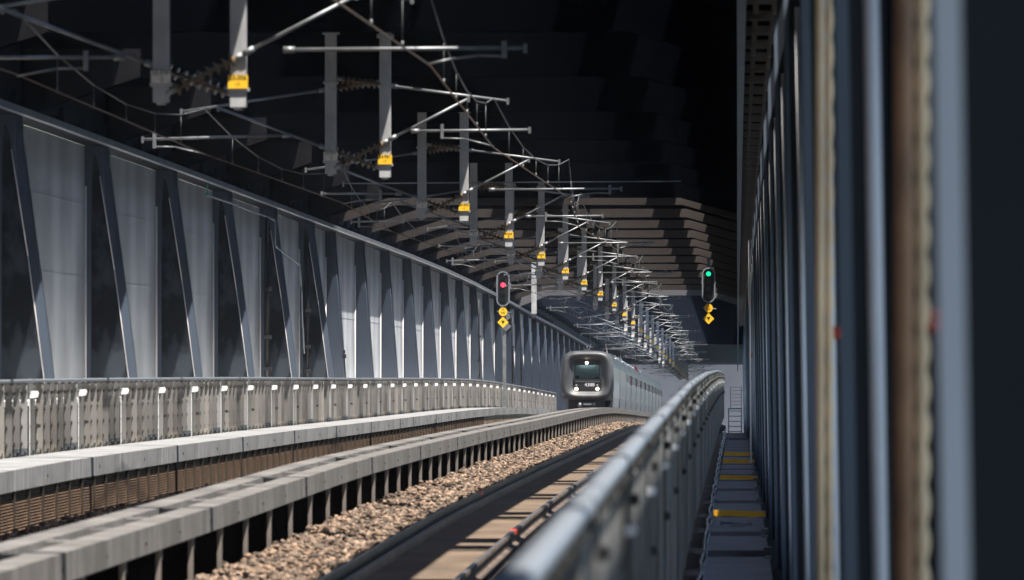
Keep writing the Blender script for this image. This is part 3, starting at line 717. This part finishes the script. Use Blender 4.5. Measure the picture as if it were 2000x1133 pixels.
for k, y in enumerate(KY):
    near = ['pair of grey ceiling masts with crossed insulators, largest and highest in the photo', 'second largest pair of ceiling masts, below and right of the largest', 'third pair of ceiling masts, with its yellow plate level with the far cross beams']
    if k < 3: lab = near[k]
    elif k < 14: lab = 'pair of ceiling masts with yellow and grey plates, %s along the row from the front' % ORD[k]
    else: lab = 'tiny far ceiling mast pair past the train front in the crowded end of the row'
    e = empty('catenary_support', (-6.4, y, cz(y) + 3.4), lab, 'catenary support', 'catenary supports hanging in a row between the tracks')
    z0 = cz(y)
    for side, X, v in ((1, -5.94, 3.40), (0, -6.86, 3.46)):
        ms = link('mast', mast_me, e, (X, y, z0 + v))
        o = bpy.data.objects.new('number_plate', plate_y if side else plate_g); C.objects.link(o); o.parent = ms
        o.location = (0, -.122, .30)
        if k in NUM:
            tm = text_mesh(NUM[k] + '\n' + ('-1' if side else '-2'), .075, M['ink'], 'lettering')
            # lettering is part of the plate's own mesh
            pm = (plate_y if side else plate_g).copy(); n0 = len(pm.vertices)
            V = [tuple(vv_.co) for vv_ in pm.vertices]; Fs = [list(p.vertices) for p in pm.polygons]; mi = [0] * len(Fs)
            V += [(q.co.x, -.0075 - q.co.z, q.co.y + .012) for q in tm.vertices]
            Fs += [[i + n0 for i in p.vertices] for p in tm.polygons]; mi += [1] * len(tm.polygons)
            nm_ = bpy.data.meshes.new('number_plate'); nm_.from_pydata(V, [], Fs); nm_.materials.append((plate_y if side else plate_g).materials[0]); nm_.materials.append(M['ink'])
            nm_.polygons.foreach_set('material_index', mi); nm_.update(); o.data = nm_
        elif k < 9:
            me2 = (plate_y if side else plate_g)
            V = [tuple(q.co) for q in me2.vertices] + [(q.co.x, q.co.y - .0065, q.co.z) for q in MARKS.vertices]
            n0 = len(me2.vertices); Fs = [list(p.vertices) for p in me2.polygons] + [[i + n0 for i in p.vertices] for p in MARKS.polygons]
            nm_ = bpy.data.meshes.new('number_plate'); nm_.from_pydata(V, [], Fs); nm_.materials.append(me2.materials[0]); nm_.materials.append(M['ink'])
            nm_.polygons.foreach_set('material_index', [0] * len(me2.polygons) + [1] * len(MARKS.polygons)); nm_.update(); o.data = nm_
    for (nm, mm, tr) in cant_parts(k % 2):
        if tr is None: link(nm, mm, e, (0, y, z0))
        else:
            p, a, s = tr
            o = link(nm, mm, e, (p.x, y + p.y, z0 + p.z), (0, -a, 0)); o.scale = (s, 1, 1)

# wires
def wires(xf, vc, vm, lab_c, lab_m):
    ks = [-1] + list(range(len(KY))) + [len(KY)]
    ky = [KY[0] - 36] + KY + [KY[-1] + 36]
    pc = [(xf(k), y, cz(y) + vc) for k, y in zip(ks, ky)]
    tag(link('contact_wire', MB().tube(pc, .011, 6).mesh('contact_wire', M['copper'])), lab_c, 'wire', 'overhead wires above the tracks')
    e = empty('messenger_wire', (pc[1][0], pc[1][1], pc[1][2] + .8), lab_m, 'wire', 'overhead wires above the tracks')
    pm = []; dr = []
    for i in range(len(ky) - 1):
        for j in range(6):
            t = j / 6; y = ky[i] + (ky[i + 1] - ky[i]) * t
            x = pc[i][0] + (pc[i + 1][0] - pc[i][0]) * t
            zc = pc[i][2] + (pc[i + 1][2] - pc[i][2]) * t
            zm = zc + (vm - vc) - .52 * 4 * t * (1 - t)
            pm.append((x, y, zm))
            if j: dr.append(((x, y, zc), (x, y, zm)))
    pm.append((pc[-1][0], pc[-1][1], pc[-1][2] + vm - vc))
    link('wire', MB().tube(pm, .010, 6).mesh('wire', M['wire']), e)
    for a, b in dr[:98]:
        link('dropper', MB().cyl(a, b, .005, 5).cyl((a[0], a[1], a[2] - .015), (a[0], a[1], a[2] + .06), .014, 6).mesh('dropper', M['wire']), e)
wires(XR, 3.90, 4.74, 'brownish contact wire zigzagging over the near track', 'thin steel carrier wire sagging with droppers over the near track')
wires(XL, 3.80, 4.56, 'contact wire running over the far track towards the train', 'thin steel carrier wire sagging with droppers over the far track')
yy = 209; a = PD(668, 358, yy); b = PD(1330, 354, yy)
tag(link('feeder_rod', MB().cyl(a, b, .016, 8).box(a.x, a.x + .05, yy - .03, yy + .03, a.z - .09, a.z + .05).mesh('feeder_rod', M['zinc'])), 'long thin level rod crossing above both tracks behind the third mast pair', 'rod')

# ------------------------------------------------------------------ signals
def capsule(w_, h_, n=12):
    r = w_ / 2; pts = []
    for i in range(n + 1): t = math.pi * i / n; pts.append((r * math.cos(t), h_ / 2 - r + r * math.sin(t)))
    for i in range(n + 1): t = math.pi + math.pi * i / n; pts.append((r * math.cos(t), -h_ / 2 + r + r * math.sin(t)))
    return pts
def signal(px, py, Y, lit, label, txt, post):
    c = PD(px, py, Y); s = Y / F
    e = empty('railway_signal', c, label, 'signal', 'railway signals')
    W, H = 26 * s, 69 * s
    o1 = capsule(W, H); o2 = capsule(W * .80, H - W * .20)
    hd = link('head', MB().prism(o2, -.01, .22).mesh('head', M['black']), e, c)
    mb = MB(); n = len(o1)
    mb.rings([[(x, -.06, z) for x, z in o2], [(x, -.06, z) for x, z in o1], [(x, .03, z) for x, z in o1], [(x, .03, z) for x, z in o2]], sm=False)
    fr = bpy.data.objects.new('rim', mb.mesh('rim', M['rail'])); C.objects.link(fr); fr.parent = hd
    for i in range(4):
        zc = (22 - 14.5 * i) * s
        m_ = {('red', 1): 'redlamp', ('green', 0): 'greenlamp'}.get((lit, i), 'lens')
        r = (4.6 if m_ != 'lens' else 4.8) * s
        mb = MB().cyl((0, -.05, zc), (0, -.02, zc), r, 20)
        ln = bpy.data.objects.new('lamp', mb.mesh('lamp', M[m_])); C.objects.link(ln); ln.parent = hd
        hood = MB()
        rg = []
        for yy_ in (-.02, -.16):
            rg.append([(r * 1.15 * math.cos(math.pi * q / 10), yy_, zc + r * 1.15 * math.sin(math.pi * q / 10)) for q in range(11)])
        hood.rings(rg, closed=False)
        h2 = bpy.data.objects.new('hood', hood.mesh('hood', M['black'])); C.objects.link(h2); h2.parent = hd
    zr_ = -45 * s
    def with_text(base, tx, size, y, z, mt, name, mats):
        pm = base.mesh(name, mats)
        if not tx: return pm
        tm = text_mesh(tx, size, mt, 'lettering'); n0 = len(pm.vertices)
        V = [tuple(q.co) for q in pm.vertices] + [(q.co.x, y - q.co.z, q.co.y + z) for q in tm.vertices]
        Fs = [list(p.vertices) for p in pm.polygons] + [[i + n0 for i in p.vertices] for p in tm.polygons]
        mi = [p.material_index for p in pm.polygons] + [len(mats)] * len(tm.polygons)
        m2 = bpy.data.meshes.new(name); m2.from_pydata(V, [], Fs)
        for q in mats: m2.materials.append(q)
        m2.materials.append(mt); m2.polygons.foreach_set('material_index', mi); m2.update(); return m2
    rs = MB().cyl((0, -.07, zr_), (0, -.05, zr_), 8.3 * s, 24)
    link('round_sign', with_text(rs, 'M\n' + txt, 6.2 * s, -.073, zr_ + 1.2 * s, M['redink'] if lit == 'green' else M['ink'], 'round_sign', [M['yellow']]), e, c)
    zd = -65.5 * s; q = 11 * s
    ds = MB().prism([(-q, zd), (0, zd - q), (q, zd), (0, zd + q)], -.07, -.05)
    t = 3.6 * s
    ds.prism([(-t, zd + t * .9), (0, zd - t * 1.1), (t, zd + t * .9)], -.075, -.0705, 1)
    link('diamond_sign', ds.mesh('diamond_sign', [M['yellow'], M['ink']]), e, c)
    link('sign_arm', MB().cyl((-12 * s, .0, zr_ + 1 * s), (15 * s, .0, zr_ - 1.5 * s), .025, 8).box(-3.5 * s, 3.5 * s, -.03, .06, -38 * s, -33 * s).mesh('sign_arm', M['rail']), e, c)
    if post:
        zb_ = cz(Y) - 1.27 - c.z
        link('post', MB().box(-.02, .14, .08, .22, zb_, -32 * s).mesh('post', M['zinc']), e, c)
        link('rear_sign', MB().cyl((7 * s, .3, zr_ - 9 * s), (7 * s, .32, zr_ - 9 * s), 7 * s, 20).prism([(7 * s - q * .8, zd - 8 * s), (7 * s, zd - 8 * s - q * .8), (7 * s + q * .8, zd - 8 * s), (7 * s, zd - 8 * s + q * .8)], .3, .32).mesh('rear_sign', M['zinc']), e, c)
    else:
        zt_ = cz(Y) + 6.14 - c.z
        link('hanger', MB().box(-.07, .07, .24, .36, -H * .3, zt_).box(-.05, .05, .05, .24, -.1, .1).box(-.04, .04, -.04, .30, zd + q * .2, -32 * s).mesh('hanger', M['navy']), e, c)
signal(982.5, 564, 370, 'red', 'railway signal showing red above round and diamond yellow signs, on a post by the wall', 'NS', True)
signal(1384, 557, 370, 'green', 'railway signal showing green above yellow signs, hanging in front of the dark ceiling', 'US', False)

# ------------------------------------------------------------------ odds and ends on the left wall
a = PX(1043, 543, -11.8); yq = 395
p0, p1 = PD(1043, 545, yq), PD(1043, 613, yq)
e = empty('hanging_duct', p1, 'pale grey square duct hanging from the ceiling near the red signal', 'duct')
w_ = 5 * yq / F
link('casing', MB().box(p0.x - w_, p0.x + w_, yq, yq + .2, p1.z, cz(yq) + 6.14).mesh('casing', M['mast']), e)
link('outlet_pipes', MB().cyl((p0.x - w_ * .5, yq + .1, p1.z), (p0.x - w_ * .5, yq + .1, p1.z - .22), .025, 8).cyl((p0.x + w_ * .5, yq + .1, p1.z), (p0.x + w_ * .5, yq + .1, p1.z - .2), .025, 8).mesh('outlet_pipes', M['zinc']), e)
XC = -12.38
pts = [PX(x, y, XC) for x, y in ((402, 381), (450, 396), (490, 412), (524, 424), (537, 431), (537, 478), (541, 484), (585, 517), (588, 560), (591, 640), (594, 690))]
tag(link('cable_conduit', MB().tube(pts, .022, 7).mesh('cable_conduit', M['rail'])), 'thin pale cable conduit stepping down under the wall beam and onto a rib', 'conduit')
for (px, y0, y1, X, wpx, lab) in ((521, 424, 736, -12.36, 3.5, 'black drain pipe on the fifth large rib from the left'), (600, 500, 736, -12.36, 2.2, 'black drain pipe beside the rib carrying the cable conduit'), (935, 585, 745, -12.3, 1.6, 'thin black pipe on the wall left of the red signal'), (1000, 620, 748, -12.3, 1.6, 'thin black pipe on the wall just right of the red signal post'), (1017, 625, 752, -12.3, 1.4, 'thin black pipe on the wall below the pale hanging duct')):
    a, b = PX(px, y0, X), PX(px + 1, y1, X); r = wpx * a.y / F
    e_ = MB().cyl(a, b, r, 8)
    for t in (.45, .75, .95):
        q = a.lerp(b, t); e_.box(q.x - r * 2, q.x + r * 2.2, q.y - .1, q.y + .1, q.z - .05, q.z + .05)
    tag(link('drain_pipe', e_.mesh('drain_pipe', M['black'])), lab, 'pipe')
a, b = PX(672, 700, -12.3), PX(674, 737, -12.3)
e = empty('sensor_post', b, 'small black sensor box on a short pole above the barrier, before the wall', 'sensor')
link('pole', MB().cyl(a, Vector((b.x, b.y, b.z - .3)), .018, 8).mesh('pole', M['black']), e)
link('box', MB().box(a.x - .06, a.x + .06, a.y - .05, a.y + .05, a.z, a.z + .13).box(a.x - .05, a.x + .03, a.y - .04, a.y + .04, a.z + .15, a.z + .26).mesh('box', M['black']), e)
q = PX(404, 379, -12.6)
tag(link('green_lamp', MB().cyl((q.x, q.y, q.z - .05), (q.x, q.y, q.z + .03), .05, 12).cyl((q.x, q.y, q.z + .03), (q.x, q.y, q.z + .3), .012, 6).mesh('green_lamp', mat('green_lamp', (.05, .45, .25), var=.1))), 'small green lamp fitting hanging under the wall beam at the conduit end', 'lamp')

# ------------------------------------------------------------------ train
TX, TY = -8.40, 450.0
s = TY / F
tz = (VPY - 733.5) * s                       # centre of the front ring
tr = bpy.data.objects.new('train', None); C.objects.link(tr)
tr.location = (TX, TY, tz); tr.rotation_euler = (math.atan2(cz(TY + 120) - cz(TY), 120), 0, 0); tr['rotated'] = True
tag(tr, 'grey passenger train with black rubber framed front and lit headlights coming towards us', 'train')
HW, HH = 51.7 * s, 48.5 * s
def rrect(hw, hh, e_=5.0, n=64, y=0, taper=0.0):
    pts = []
    for i in range(n):
        t = 2 * math.pi * i / n; c, s_ = math.cos(t), math.sin(t)
        x = math.copysign(abs(c) ** (2 / e_), c) * hw; z = math.copysign(abs(s_) ** (2 / e_), s_) * hh
        x *= 1 - taper * (z / hh)
        pts.append((x, y, z))
    return pts
mb = MB()
prof = [(.97, .97, .75, 4.6), (1.0, 1.0, .40, 4.4), (.985, .985, .15, 4.2), (.94, .94, -.02, 4.2), (.87, .88, -.11, 4.2), (.79, .81, -.10, 4.4), (.72, .74, -.02, 4.6), (.66, .68, .10, 5), (.60, .635, .16, 5.5), (.535, .60, .18, 6)]
mb.rings([rrect(HW * a, HH * b, e_, 64, y, .035) for a, b, y, e_ in prof])
link('rubber_front', mb.mesh('rubber_front', M['rubber']), tr)
def fp(cx, cy):      # crop pixel of the train front (8.09x) -> local x, z
    return ((cx / 8.09 + 1080 - VPX) * s - TX, (VPY - (cy / 8.09 + 660)) * s - tz)
gx0, gz1 = fp(352, 352); gx1, gz0 = fp(733, 905)
cabin = link('cab_panel', None, tr)
mb = MB()
_, zg0 = fp(0, 650); _, zg1 = fp(0, 430)
mb.box(gx0 - .06, gx1 + .06, .14, .20, gz0 - .04, zg0)          # lower black panel
mb.box(gx0 - .06, gx1 + .06, .14, .20, zg1, gz1 + .05)          # header
mb.box(gx0 - .06, gx0, .14, .20, zg0, zg1).box(gx1, gx1 + .06, .14, .20, zg0, zg1)
bpy.data.objects.remove(cabin)
cabin = link('cab_panel', mb.mesh('cab_panel', M['black']), tr)
def sub(name, mesh_, par_):
    o = bpy.data.objects.new(name, mesh_); C.objects.link(o); o.parent = par_; return o
sub('windscreen', MB().box(gx0, gx1, .150, .156, zg0, zg1).mesh('windscreen', M['glass']), cabin)
sub('sill', MB().box(gx0 - .03, gx1 + .03, .11, .139, fp(0, 700)[1], fp(0, 680)[1]).mesh('sill', M['rubber']), cabin)
for cx in (370, 702):
    x, z = fp(cx, 806); sub('headlight', MB().cyl((x, .10, z), (x, .139, z), .085, 18).mesh('headlight', M['headlight']), cabin)
    x, z = fp(cx, 746); sub('marker_light', MB().cyl((x, .10, z), (x, .139, z), .05, 16).mesh('marker_light', M['dimlight']), cabin)
x, z = fp(534, 394); sub('headlight', MB().cyl((x, .10, z), (x, .139, z), .075, 18).mesh('headlight', M['headlight']), cabin)
tm = text_mesh('4388', .27, M['white'], 'train_number', .004)
o = sub('train_number', tm, cabin); x, z = fp(578, 742); o.location = (x, .132, z); o.rotation_euler = (R(90), 0, 0); o.scale = (1.05, 1, 1)
# cab interior
cab = MB().box(gx0 - .2, gx1 + .2, 1.55, 1.60, zg0 - .4, zg1 + .25, 0)
cab.box(gx0 - .2, gx1 + .2, .25, 1.55, zg1 + .18, zg1 + .25, 0)
cab.box(gx0 - .2, gx1 + .2, .22, .55, zg0 - .4, zg0 + .02, 1)
cab.box(gx0 - .25, gx0 - .2, .22, 1.6, zg0 - .4, zg1 + .25, 0).box(gx1 + .2, gx1 + .25, .22, 1.6, zg0 - .4, zg1 + .25, 0)
cab.box(gx0 + .30, gx1 - .18, 1.50, 1.548, zg0 - .3, zg1 - .28, 1).box(gx0, gx0 + .22, .5, .6, zg0 - .1, zg0 + .19, 1).box(gx1 - .25, gx1 - .05, .5, .6, zg0 - .1, zg0 + .12, 1)
cab.box(gx0, gx1, 1.3, 1.36, zg1 - .2, zg1 - .13, 0)
link('cab_interior', cab.mesh('cab_interior', [M['cabpale'], M['black']]), tr)
link('cab_glow', MB().box(gx0 + .2, gx1 - .2, .5, 1.3, zg1 + .165, zg1 + .178).mesh('cab_glow', M['cabglow']), tr)  # glowing panel added to brighten the cab
# wiper, coupler, bogie
link('wiper', MB().cyl((fp(665, 0)[0], .13, fp(0, 400)[1]), (fp(672, 0)[0], .13, fp(0, 640)[1]), .010, 6).mesh('wiper', M['black']), tr)
cpl = MB()
x0_, z0_ = fp(398, 1095); x1_, z1_ = fp(462, 1025); cpl.cyl((x0_ + .1, .1, z0_), (x0_ + .1, .1, z1_), .12, 12)
x2_, _ = fp(480, 0); x3_, _ = fp(610, 0); cpl.box(x2_, x3_, .0, .3, z0_ + .12, z1_).cyl((x3_ + .13, .1, z0_ + .08), (x3_ + .13, .1, z1_), .08, 12)
link('coupler', cpl.mesh('coupler', M['rail']), tr)
link('undercarriage', MB().box(-1.05, 1.0, .35, 24, -2.4, -HH * .93).mesh('undercarriage', M['black']), tr)
sk = [(-1.32, -1.02), (-1.1, -1.02), (-.95, -1.8), (-1.1, -1.9)]
link('side_skirt', MB().prism([(x * HW / 1.48, z) for x, z in [(-1.40, -1.25), (-.95, -1.28), (-.95, -1.75), (-1.1, -1.78)]], .4, 6).mesh('side_skirt', M['train']), tr)
# body shells (two three-car units and one more, each car with its doors and windows)
CL = 26.4
def body_profile():
    return [( -HW * .97, -HH * .90), (-HW * .99, -HH * .3), (-HW * .97, HH * .35), (-HW * .84, HH * .80), (-HW * .55, HH * .97), (0, HH * 1.0), (HW * .55, HH * .97), (HW * .84, HH * .80), (HW * .97, HH * .35), (HW * .99, -HH * .3), (HW * .97, -HH * .90), (HW * .90, -HH * 1.0), (-HW * .90, -HH * 1.0)]
bp = body_profile()
car = MB().prism(bp, .3, CL - .35)
car_me = car.mesh('car_body', M['train'])
gang = MB().prism([(x * .955, z * .965) for x, z in bp], -.36, .31).mesh('gangway', M['black'])
win_me = MB().box(HW * .985, HW * .9895, 2.5, CL - 6.5, -HH * .06, HH * .30).mesh('window_band', M['trainwin'])
door_me = MB().prism([(HW * .96, -HH * .88), (HW * 1.012, -HH * .88), (HW * 1.03, -HH * .3), (HW * 1.012, HH * .32), (HW * .96, HH * .32)], CL - 5.6, CL - 4.2).mesh('door', M['bar'])
dwin_me = MB().prism([(HW * 1.0, -HH * .12), (HW * 1.036, -HH * .12), (HW * 1.02, HH * .30), (HW * .98, HH * .30)], CL - 5.62, CL - 4.4).mesh('door_window', M['trainwin'])
fair_me = MB().prism([(HW * .70, HH * .90), (HW * .95, HH * .50), (HW * .80, HH * .93)], 0, .5).mesh('roof_fairing', M['white'])
skirt_me = MB().prism([(HW * .90, -HH * 1.0), (HW * .965, -HH * .9), (HW * .94, -HH * 1.28), (HW * .80, -HH * 1.3)], 1, CL - 1).mesh('skirt', M['train'])
for c_ in range(11):
    yo = .35 + CL * c_
    cb_ = link('car_body', car_me, tr, (0, yo, 0))
    if c_: link('gangway', gang, tr, (0, yo, 0))
    if c_ >= 2:
        sub('window_band', win_me, cb_)
        d_ = sub('door', door_me, cb_); sub('door_window', dwin_me, cb_)
    sub('skirt', skirt_me, cb_)
    if c_ < 6:
        for yy_ in (5, 11, 19): o = sub('roof_fairing', fair_me, cb_); o.location = (0, yy_, 0)
def pantograph(y0, up):
    mb = MB()
    zt = HH * 1.0
    for x in (-.55, .55):
        mb.cyl((x, y0, zt), (x, y0, zt + .28), .05, 8)
        mb.cyl((x, y0, zt + .28), (x * .8, y0 + 1.6, zt + up * .55), .028, 8)
        mb.cyl((x * .8, y0 + 1.6, zt + up * .55), (x * .9, y0 + .3, zt + up), .022, 8)
    mb.cyl((-.95, y0 + .3, zt + up), (.95, y0 + .3, zt + up), .03, 8).cyl((-.85, y0 + .65, zt + up - .03), (.85, y0 + .65, zt + up - .03), .03, 8)
    for sg in (-1, 1): mb.cyl((sg * .95, y0 + .3, zt + up), (sg * 1.15, y0 + .4, zt + up - .2), .02, 6)
    return mb.mesh('pantograph', M['roofgear'])
link('pantograph', pantograph(34, 1.35), tr)
link('pantograph', pantograph(95, 1.0), tr)
mb = MB(); random.seed(5)
for i in range(34):
    y = 3 + i * 5.0 + random.uniform(-1, 1); w2 = random.uniform(.3, .9); h2 = random.uniform(.10, .30); x = random.uniform(-.3, .5)
    mb.box(x - w2 / 2, x + w2 / 2, y, y + random.uniform(1, 3), HH * .96, HH * .96 + h2)
    mb.cyl((x + .2, y - .5, HH * .96), (x + .2, y - .5, HH * .96 + .3), .04, 6)
link('roof_gear', mb.mesh('roof_gear', M['roofgear']), tr)
link('horn', MB().cyl((-.02, .6, HH), (-.02, .6, HH + .28), .03, 6).box(-.18, .16, .55, .8, HH, HH + .10).mesh('horn', M['roofgear']), tr)
# red board over the train's flank
q = PX(1241, 722, -6.75)
tag(link('red_board', MB().prism([(q.x - .12, q.z + .2), (q.x + .02, q.z + .22), (q.x + .25, q.z - .16), (q.x + .08, q.z - .12)], q.y, q.y + .1).box(q.x + .03, q.x + .06, q.y + .02, q.y + .06, q.z + .2, cz(q.y) + 5.6, 1).mesh('red_board', [M['red'], M['black']])), 'small red board hanging beside the roof edge of the train', 'board')

# driver
def person():
    hx, hz = fp(560, 590)
    V = [(0, 0, 0), (0, -.02, .25), (0, -.02, .48), (0, -.03, .58), (0, -.05, .70), (0, -.05, .82),
         (-.19, -.02, .46), (-.26, -.18, .24), (-.18, -.42, .16), (.19, -.02, .46), (.26, -.18, .24), (.18, -.42, .16),
         (-.10, -.05, -.02), (-.12, -.46, .0), (-.12, -.48, -.40), (.10, -.05, -.02), (.12, -.46, .0), (.12, -.48, -.40), (-.12, -.62, -.44), (.12, -.62, -.44)]
    E = [(0, 1), (1, 2), (2, 3), (3, 4), (4, 5), (2, 6), (6, 7), (7, 8), (2, 9), (9, 10), (10, 11), (0, 12), (12, 13), (13, 14), (0, 15), (15, 16), (16, 17), (14, 18), (17, 19)]
    Rr = [.15, .15, .13, .06, .085, .075, .075, .055, .035, .075, .055, .035, .09, .07, .05, .09, .07, .05, .035, .035]
    me = bpy.data.meshes.new('person'); me.from_pydata(V, E, []); me.materials.append(M['cloth']); me.materials.append(M['skin'])
    o = bpy.data.objects.new('person', me); C.objects.link(o)
    md = o.modifiers.new('Skin', 'SKIN')
    for i, r in enumerate(Rr): me.skin_vertices[0].data[i].radius = (r, r)
    me.skin_vertices[0].data[0].use_root = True
    o.modifiers.new('Sub', 'SUBSURF').levels = 2
    dg = bpy.context.evaluated_depsgraph_get()
    m2 = bpy.data.meshes.new_from_object(o.evaluated_get(dg)); bpy.data.objects.remove(o)
    m2.materials.clear(); m2.materials.append(M['cloth']); m2.materials.append(M['skin'])
    for p in m2.polygons: p.material_index = 1 if (p.center.z > .56 or (p.center.y < -.36 and p.center.z > .1)) else 0; p.use_smooth = True
    o = link('person', m2, None)
    tag(o, 'driver in a dark jacket seated behind the windscreen of the train', 'person')
    rr = tr.rotation_euler
    o.location = Vector((TX + hx, TY + 1.0, tz + hz - .76)); 
    hr = MB()
    rings = []
    for i in range(7):
        t = i / 6 * math.pi * .55; r = .105 * math.cos(math.pi / 2 - t) if i else .004; z = .055 + .11 * math.cos(t)
        rings.append([(r * math.cos(2 * math.pi * k / 14), r * math.sin(2 * math.pi * k / 14) - .03, z + .70) for k in range(14)])
    h = sub('hair', hr.rings(rings).mesh('hair', M['hair']), o)
person()

# ------------------------------------------------------------------ the sea air between here and the far end
hm = bpy.data.materials.new('haze'); hm.use_nodes = True
hn = hm.node_tree.nodes; hn.clear()
ho = hn.new('ShaderNodeOutputMaterial'); hv = hn.new('ShaderNodeVolumePrincipled')
hv.inputs['Color'].default_value = (.72, .82, 1, 1); hv.inputs['Density'].default_value = .00007; hv.inputs['Anisotropy'].default_value = .2
hm.node_tree.links.new(hv.outputs[0], ho.inputs['Volume'])
tag(link('haze', MB().box(-2600, 2600, -2600, 2600, -51, 12).mesh('haze', hm)), kind='stuff')
